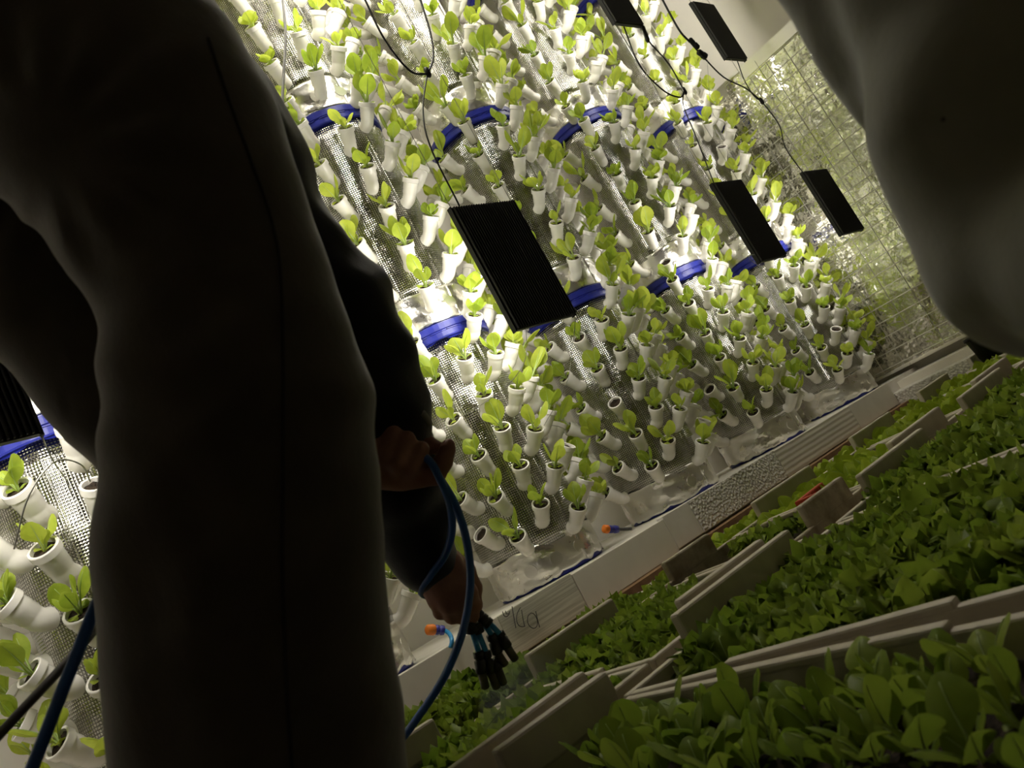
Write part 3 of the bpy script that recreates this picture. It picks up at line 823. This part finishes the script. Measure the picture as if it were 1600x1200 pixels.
trousers = sdf_mesh('trousers', tr, .005, M_trouser, None, wr_trouser)
# torso, arms
torso = [(140,110,.82,.125), (235,240,.93,.135), (330,380,1.03,.14)]
armR = [(452,395,.99,pr(78,.99)), (520,478,.99,pr(88,.99)), (560,560,1.00,pr(84,1.0)), (590,640,1.02,pr(78,1.02)), (620,745,1.06,pr(68,1.06)), (646,825,1.09,pr(56,1.09)), (661,868,1.10,pr(46,1.10))]
armL = [(250,560,1.12,.075), (330,720,1.12,.060), (450,730,1.06,.052), (545,716,1.0,.040)]
ho = chain(torso, .05)+[(at(330,380,1.03), at(440,390,1.0), .11, .07, .04), (at(330,380,1.03), at(250,560,1.12), .11, .08, .04)]
# flank of the sweatshirt that shows along the right of the trousers
ho += [(at(213,115,.84), at(338,265,.96), pr(150,.84), pr(140,.96), .03)]
ho += chain(armR, .02)+chain(armL, .02)
# ribbed cuffs
ho += [(at(652,846,1.095), at(664,874,1.10), pr(56,1.1), pr(53,1.1), .006)]
def wr_hood(P):
    return .0025*np.sin(P[:, 2]*70+6*np.sin(P[:, 0]*14))*np.cos(P[:, 1]*22)+.0012*np.sin(P[:, 0]*95+P[:, 2]*60)
hoodie = sdf_mesh('sweatshirt', ho, .005, M_hoodie, None, wr_hood)
# skin body in one surface, hands included
bd = shrink(chain(leg1, .02)+[(at(412,1150,.60), kn1, pr(207,.6), .088, .02), (kn1, an1, .07, .05, .02)]+chain(leg2, .02)+[(kn2, an2, .08, .05, .02), (an2, Vector((an2.x, an2.y, .10)), .05, .05, .02)], .66)
bd += [(at(150,-10,.70), at(-70,130,.86), .09, .09, .05)]+shrink(chain(torso, .05), .78)
bd += [(at(100,60,.78), at(140,110,.82), .09, .095, .05), (at(330,380,1.03), at(440,390,1.0), .075, .05, .04), (at(330,380,1.03), at(250,560,1.12), .075, .055, .04)]
bd += shrink(chain(armR[:-2], .02)+chain(armL[:-1], .02), .62)
bd += chain([(620,745,1.06,.036), (648,830,1.09,.031), (666,880,1.10,.029)], .015)+chain([(450,730,1.06,.034), (560,714,.995,.028)], .015)
# neck and hanging head
hd = at(372, 560, 1.22)
bd += [(at(335,420,1.06), at(360,500,1.16), .062, .058, .03), (at(366,535,1.20), at(380,590,1.24), .088, .075, .03), (at(392,560,1.29), at(394,570,1.31), .020, .012, .01), (at(330,545,1.21), at(332,560,1.22), .016, .014, .008), (at(420,530,1.21), at(422,548,1.22), .016, .014, .008)]
# right hand: fist hanging down, back of the hand to the camera
mm = .001
def H(x, y, d, r): return (x, y, d, r*mm)
bd += chain([H(668,884,1.10,26), H(690,908,1.093,25)], .012)
K = [(682,938,1.092,11.5), (700,944,1.083,12), (717,942,1.080,12), (733,926,1.085,11.5)]
for i, k_ in enumerate(K):
    w = [(664,892),(678,888),(692,884),(706,882)][i]
    bd += chain([H(w[0], w[1], 1.10, 16), H(*k_)], .010)
for i, (k_, e1, e2, e3) in enumerate([(K[0], (688,957,1.112,9.3), (693,950,1.140,8.5), (700,934,1.145,7.6)),
                                     (K[1], (706,963,1.104,10), (712,957,1.138,9.2), (716,940,1.147,8.2)),
                                     (K[2], (722,963,1.102,10), (728,958,1.138,9.2), (730,940,1.147,8.2))]):
    bd += [(p_[0], p_[1], p_[2], p_[3], .004) for p_ in chain([H(*k_), H(*e1), H(*e2), H(*e3)], .004)]
bd += chain([H(*K[3]), H(741,945,1.100,9.6), H(738,963,1.120,8.8), H(733,968,1.132,7.8)], .004)     # index
bd += chain([H(704,874,1.115,15), H(728,892,1.125,12.5), H(740,918,1.132,11), H(742,946,1.132,9.5), H(737,962,1.130,8)], .006)  # thumb
# left hand: fist closing on the hose, thumb standing out to the right
def c6(x, y, d, r): return (550+x/5.333, 600+y/5.333, d, r*mm)
LH = .98
bd += chain([c6(-60,610,1.0,27), c6(120,640,.985,26), c6(260,690,LH+.010,24)], .012)
bd += chain([c6(200,690,LH+.01,23), c6(420,735,LH+.012,19), c6(590,755,LH+.014,15)], .014)
bd += chain([c6(150,520,LH+.028,19), c6(430,600,LH+.030,18), c6(560,650,LH+.030,13)], .014)
for (a, b_, c_) in [((232,352,LH-.004,11.2), (195,560,LH-.010,10.6), (215,690,LH-.002,10)), ((335,412,LH-.010,11.6), (272,610,LH-.016,11), (290,730,LH-.004,10)),
                    ((455,468,LH-.010,11.4), (378,660,LH-.016,10.8), (395,760,LH-.004,9.6)), ((575,545,LH-.006,10.4), (482,705,LH-.012,9.8), (480,770,LH-.002,9))]:
    bd += [(p_[0], p_[1], p_[2], p_[3], .0035) for p_ in chain([c6(*a), c6(*b_), c6(*c_)], .0035)]
bd += chain([c6(540,770,LH+.006,13), c6(690,755,LH+.004,12), c6(760,650,LH+.004,10.5), c6(795,545,LH+.006,9), c6(808,500,LH+.008,6.8)], .006)     # thumb
bd += chain([c6(520,520,LH+.030,10), c6(640,505,LH+.030,9.5), c6(720,535,LH+.024,8.5)], .005)     # index tip behind
skin = sdf_mesh('body', bd, .0035, M_skin)
for o in (trousers, hoodie, skin): o.parent = person; o.matrix_parent_inverse = pinv
# side seam laid on the trouser surface
def onto(obj, pts, lift=.0006):
    bv = BVHTree.FromPolygons([v.co for v in obj.data.vertices], [tuple(p.vertices) for p in obj.data.polygons])
    out = []
    for (x, y) in pts:
        r_ = ray(x, y).normalized(); hit = bv.ray_cast(O, r_)
        if hit[0] is not None: out.append(hit[0]-r_*lift)
    return out
def smoothpts(pts): return [(a.x, a.y) for a in spline([Vector((x, y, 0)) for x, y in pts], 14)]
s = onto(trousers, smoothpts([(325,60),(355,150),(395,260),(425,350),(438,430),(442,560),(442,720),(441,880),(446,1040),(455,1190),(458,1230)]), .0)
b = MB(); b.tube(s, .0014, 6); seam = b.build('side_seam', mat('dark seam thread', (.012,.010,.008), .9), None, True); seam.parent = person; seam.matrix_parent_inverse = pinv
seam['label'] = 'dark stitched side seam'
# hair cap and shoes
hair = sdf_mesh('hair', [(at(368,530,1.175), at(372,580,1.20), .088, .078, .02), (at(345,500,1.17), at(400,505,1.17), .06, .06, .02)], .006, M_hair); hair.parent = person; hair.matrix_parent_inverse = pinv
for a_ in (an1, an2):
    d_ = Vector((.5, .86, 0)).normalized()
    sh = sdf_mesh('shoe', [(Vector((a_.x, a_.y, .055)), Vector((a_.x, a_.y, .045))+d_*.15, .05, .042, .02), (Vector((a_.x, a_.y, .08)), Vector((a_.x, a_.y, .12)), .05, .055, .02)], .006, M_blackp); sh.parent = person; sh.matrix_parent_inverse = pinv
# pale print on the sleeve edge
s = onto(hoodie, smoothpts([(660,645),(670,662),(668,684),(676,700)]), .0005)
if len(s) > 3:
    b = MB(); b.tube(s, .0045, 6); o = b.build('sleeve_print', M_print, None, True); o.parent = person; o.matrix_parent_inverse = pinv; o['label'] = 'pale printed letter edge'

# blue watering hose: up behind the leg, through the left hand, round the right wrist, to the nozzles
hose = root('watering_hose', at(690, 755, .985), 'blue hose in the person\'s hands ending in a cluster of black spray nozzles', 'hose')
hinv = Matrix.Translation(-hose.location)
def hpart(name, pts, r, m, n=10, smooth_n=10):
    b = MB(); b.tube([hinv @ q for q in (spline(pts, smooth_n) if smooth_n else [Vector(p) for p in pts])], r, n); return b.build(name, m, hose, True)
hpart('tube', [at(30,1250,.60), at(66,1160,.61), at(115,1035,.63), at(170,908,.68), at(260,790,.80), at(420,700,.93), at(560,683,.985), at(610,690,.975), at(665,715,.972), at(688,750,.975), at(703,790,1.0), at(706,830,1.03), at(695,868,1.05), at(672,900,1.06), at(659,918,1.075), at(664,930,1.11), at(700,935,1.15), at(728,950,1.14), at(734,970,1.125)], .0050, M_hose)
hpart('tube', [at(672,725,.985), at(690,752,.98), at(712,790,1.0), at(728,840,1.02), at(735,895,1.035), at(731,950,1.045), at(717,1005,1.05), at(690,1065,1.06), at(650,1125,1.07), at(618,1165,1.08), at(560,1215,1.08), at(480,1260,1.05)], .0052, M_hose)
# manifold and five spray heads
DN = 1.12
def fitting(name, a, b_, rs_, m):
    p, q = at(*a), at(*b_)
    pts = [p.lerp(q, t) for t, _ in rs_]; return hpart(name, pts, [r for _, r in rs_], m, 12, 0)
fat = [(0,.005),(.06,.0080),(.40,.0080),(.44,.0066),(.52,.0066),(.56,.0080),(.94,.0080),(1,.005)]
fitting('manifold', (733,964,DN), (738,990,DN), fat, M_blackp)
fitting('manifold', (744,956,DN+.01), (760,974,DN+.01), fat, M_blackp)
for (a, b_) in (((733,972,DN),(741,988,DN)), ((743,974,DN+.004),(749,990,DN+.004)), ((752,964,DN+.012),(766,976,DN+.012))):
    fitting('branch', a, b_, fat, M_blackp)
for (a, b_, dd) in (((739,990),(748,1018), 0), ((748,990),(759,1018), .006), ((756,974),(768,992), .012), ((764,972),(780,990), .014)):
    hpart('branch_tube', [at(a[0], a[1], DN+dd), at(b_[0], b_[1], DN+dd)], .0040, M_cyan, 8, 0)
for (a, b_, c_, dd) in (((747,1017),(753,1052),(759,1076), 0), ((758,1017),(767,1052),(777,1076), .006), ((768,1030),(779,1048),(787,1070), .010), ((767,990),(778,1022),(790,1040), .014), ((779,988),(793,1012),(806,1032), .018)):
    n_ = fitting('spray_nozzle', (*a, DN+dd), (*b_, DN+dd), [(0,.005),(.04,.0074),(.30,.0074),(.34,.0058),(.40,.0058),(.44,.0078),(.95,.0078),(1,.006)], M_blackp)
    fitting('nozzle_tip', (*b_, DN+dd), (*c_, DN+dd), [(0,.0060),(.9,.0058),(1,.0045)], M_noz).parent = n_
# fine mist leaving the nozzles
M_mist = bpy.data.materials.new('water mist'); M_mist.use_nodes = True
nt = M_mist.node_tree; nt.nodes.clear()
vo_ = nt.nodes.new('ShaderNodeVolumePrincipled'); vo_.inputs['Color'].default_value = (.95, 1, .95, 1)
tx = nt.nodes.new('ShaderNodeTexCoord'); nz = nt.nodes.new('ShaderNodeTexNoise'); nz.inputs['Scale'].default_value = 14
nt.links.new(tx.outputs['Object'], nz.inputs['Vector'])
mu = nt.nodes.new('ShaderNodeMath'); mu.operation = 'MULTIPLY'; mu.inputs[1].default_value = 5.0
nt.links.new(nz.outputs['Fac'], mu.inputs[0]); nt.links.new(mu.outputs[0], vo_.inputs['Density'])
ou_ = nt.nodes.new('ShaderNodeOutputMaterial'); nt.links.new(vo_.outputs[0], ou_.inputs['Volume'])
b = MB(); c0 = at(780, 1058, 1.14); cen = at(812, 1062, 1.22); prof_n = 20
pts = [c0+(Vector((cen.x, cen.y, c0.z-.075))-c0)*t for t in (0, .15, .35, .6, .85, 1)]
b.tube(pts, [.012, .028, .05, .07, .075, .045], prof_n); o = b.build('water_mist', M_mist, None, True)
tag(o, 'thin white mist spraying from the black nozzles onto the frilly lettuce', 'mist', None, 'stuff')
# grey cable crossing behind the blue hose, lower left
wire([at(-30,1180,.78), at(20,1125,.80), at(95,1045,.86), at(160,972,.95), at(230,900,1.05), at(320,820,1.2)], .0047, 'dark grey cable running behind the blue hose at lower left', 'floor_cable', M_grey, 'cable', None, 8)

# the person at the right edge: only the bent pale sleeve comes into view
p2 = root('person', (.55, -.30, 0), 'person at the right edge in a pale top, only a bent sleeve in view', 'person')
i2 = Matrix.Translation(-p2.location)
D2 = .40
sl = [(1545,-340,.46,.085), (1575,-70,.42,.076), (1622,160,.40,.070), (1650,300,.40,.062), (1658,362,.40,.056)]
tp = chain(sl, .02)+[(at(1658,362,.40), at(1800,390,.33), .055, .048, .02), (at(1800,390,.33), at(1960,380,.27), .045, .038, .02)]
sh2 = at(1530, -330, .46)
ch2 = sh2+Vector((.06,-.22,-.02)); pv2 = Vector((ch2.x-.05, ch2.y-.30, .62))
tp += [(sh2, ch2, .085, .14, .05), (ch2, pv2, .15, .15, .05), (at(1330,-170,.50), at(1462,95,.46), .066, .049, .012)]
def wr2(P):
    return .0012*np.sin(P[:, 2]*60+P[:, 0]*40)+.0008*np.sin(P[:, 0]*120)
top2 = sdf_mesh('pale_top', tp, .005, M_pale_cloth, None, wr2)
b2 = shrink(chain(sl, .02), .6)+[(at(1658,362,.40), at(1800,390,.33), .033, .032, .02), (at(1800,390,.33), at(1960,380,.27), .032, .026, .02), (sh2, ch2, .05, .09, .05), (ch2, pv2, .10, .10, .05)]
nk = ch2+Vector((.10,-.02,.16))
b2 += [(ch2, nk, .06, .055, .03), (nk, nk+Vector((.05,.02,.12)), .085, .075, .03), (nk+Vector((.10,.05,.05)), nk+Vector((.12,.06,.04)), .018, .010, .01)]
for s_ in (-.09, .09):
    h_ = pv2+Vector((s_, 0, -.02)); k_ = Vector((h_.x, h_.y-.05, .36)); b2 += [(pv2, h_, .09, .08, .03), (h_, k_, .06, .05, .02), (k_, Vector((k_.x, k_.y-.05, .06)), .048, .035, .02), (Vector((k_.x, k_.y-.05, .05)), Vector((k_.x, k_.y+.12, .035)), .038, .03, .02)]
hb = at(1960,380,.27); dv = (hb-at(1800,390,.33)).normalized()
b2 += [(hb, hb+dv*.07, .028, .030, .01)]
for i in range(4):
    o_ = hb+dv*.075+iu*(.028-.019*i); b2 += [(o_, o_+dv*.035-fw*.0, .0095, .009, .003), (o_+dv*.035, o_+dv*.055+fw*.02, .009, .0075, .003)]
b2 += [(hb+dv*.03+iu*.025, hb+dv*.06+iu*.06, .012, .009, .005)]
sk2 = sdf_mesh('body', b2, .006, M_skin)
lg = [q for q in b2 if q[3] in (.05, .035) and q[2] in (.06, .048)]
tr2 = sdf_mesh('trousers', [(a, b_, ra+.022, rb+.022, .03) for a, b_, ra, rb, k in lg]+[(pv2+Vector((-.09,0,0)), pv2+Vector((.09,0,0)), .115, .115, .04)], .008, M_trouser)
for o in (top2, sk2, tr2): o.parent = p2; o.matrix_parent_inverse = i2
sp = onto(top2, [(1475,186)], .0)
if sp:
    b = MB(); b.tube([sp[0]-fw*.0004, sp[0]+fw*.001], .0010, 8); o = b.build('stain_spot', mat('dark stain', (.02,.018,.012), .9)); o.parent = p2; o.matrix_parent_inverse = i2; o['label'] = 'small dark stain'

# ------------------------------------------------------------------ world and view
w = bpy.data.worlds.new('world'); bpy.context.scene.world = w; w.use_nodes = True
w.node_tree.nodes['Background'].inputs[0].default_value = (1, .9, .75, 1)
w.node_tree.nodes['Background'].inputs[1].default_value = 0.0
vs = bpy.context.scene.view_settings
vs.view_transform = 'Standard'; vs.look = 'None'; vs.exposure = 0.76; vs.gamma = 1; vs.use_curve_mapping = False
cy = bpy.context.scene.cycles
cy.max_bounces = 16; cy.diffuse_bounces = 10; cy.glossy_bounces = 10; cy.transmission_bounces = 4
cy.sample_clamp_indirect = 30; cy.use_denoising = True; cy.caustics_reflective = True
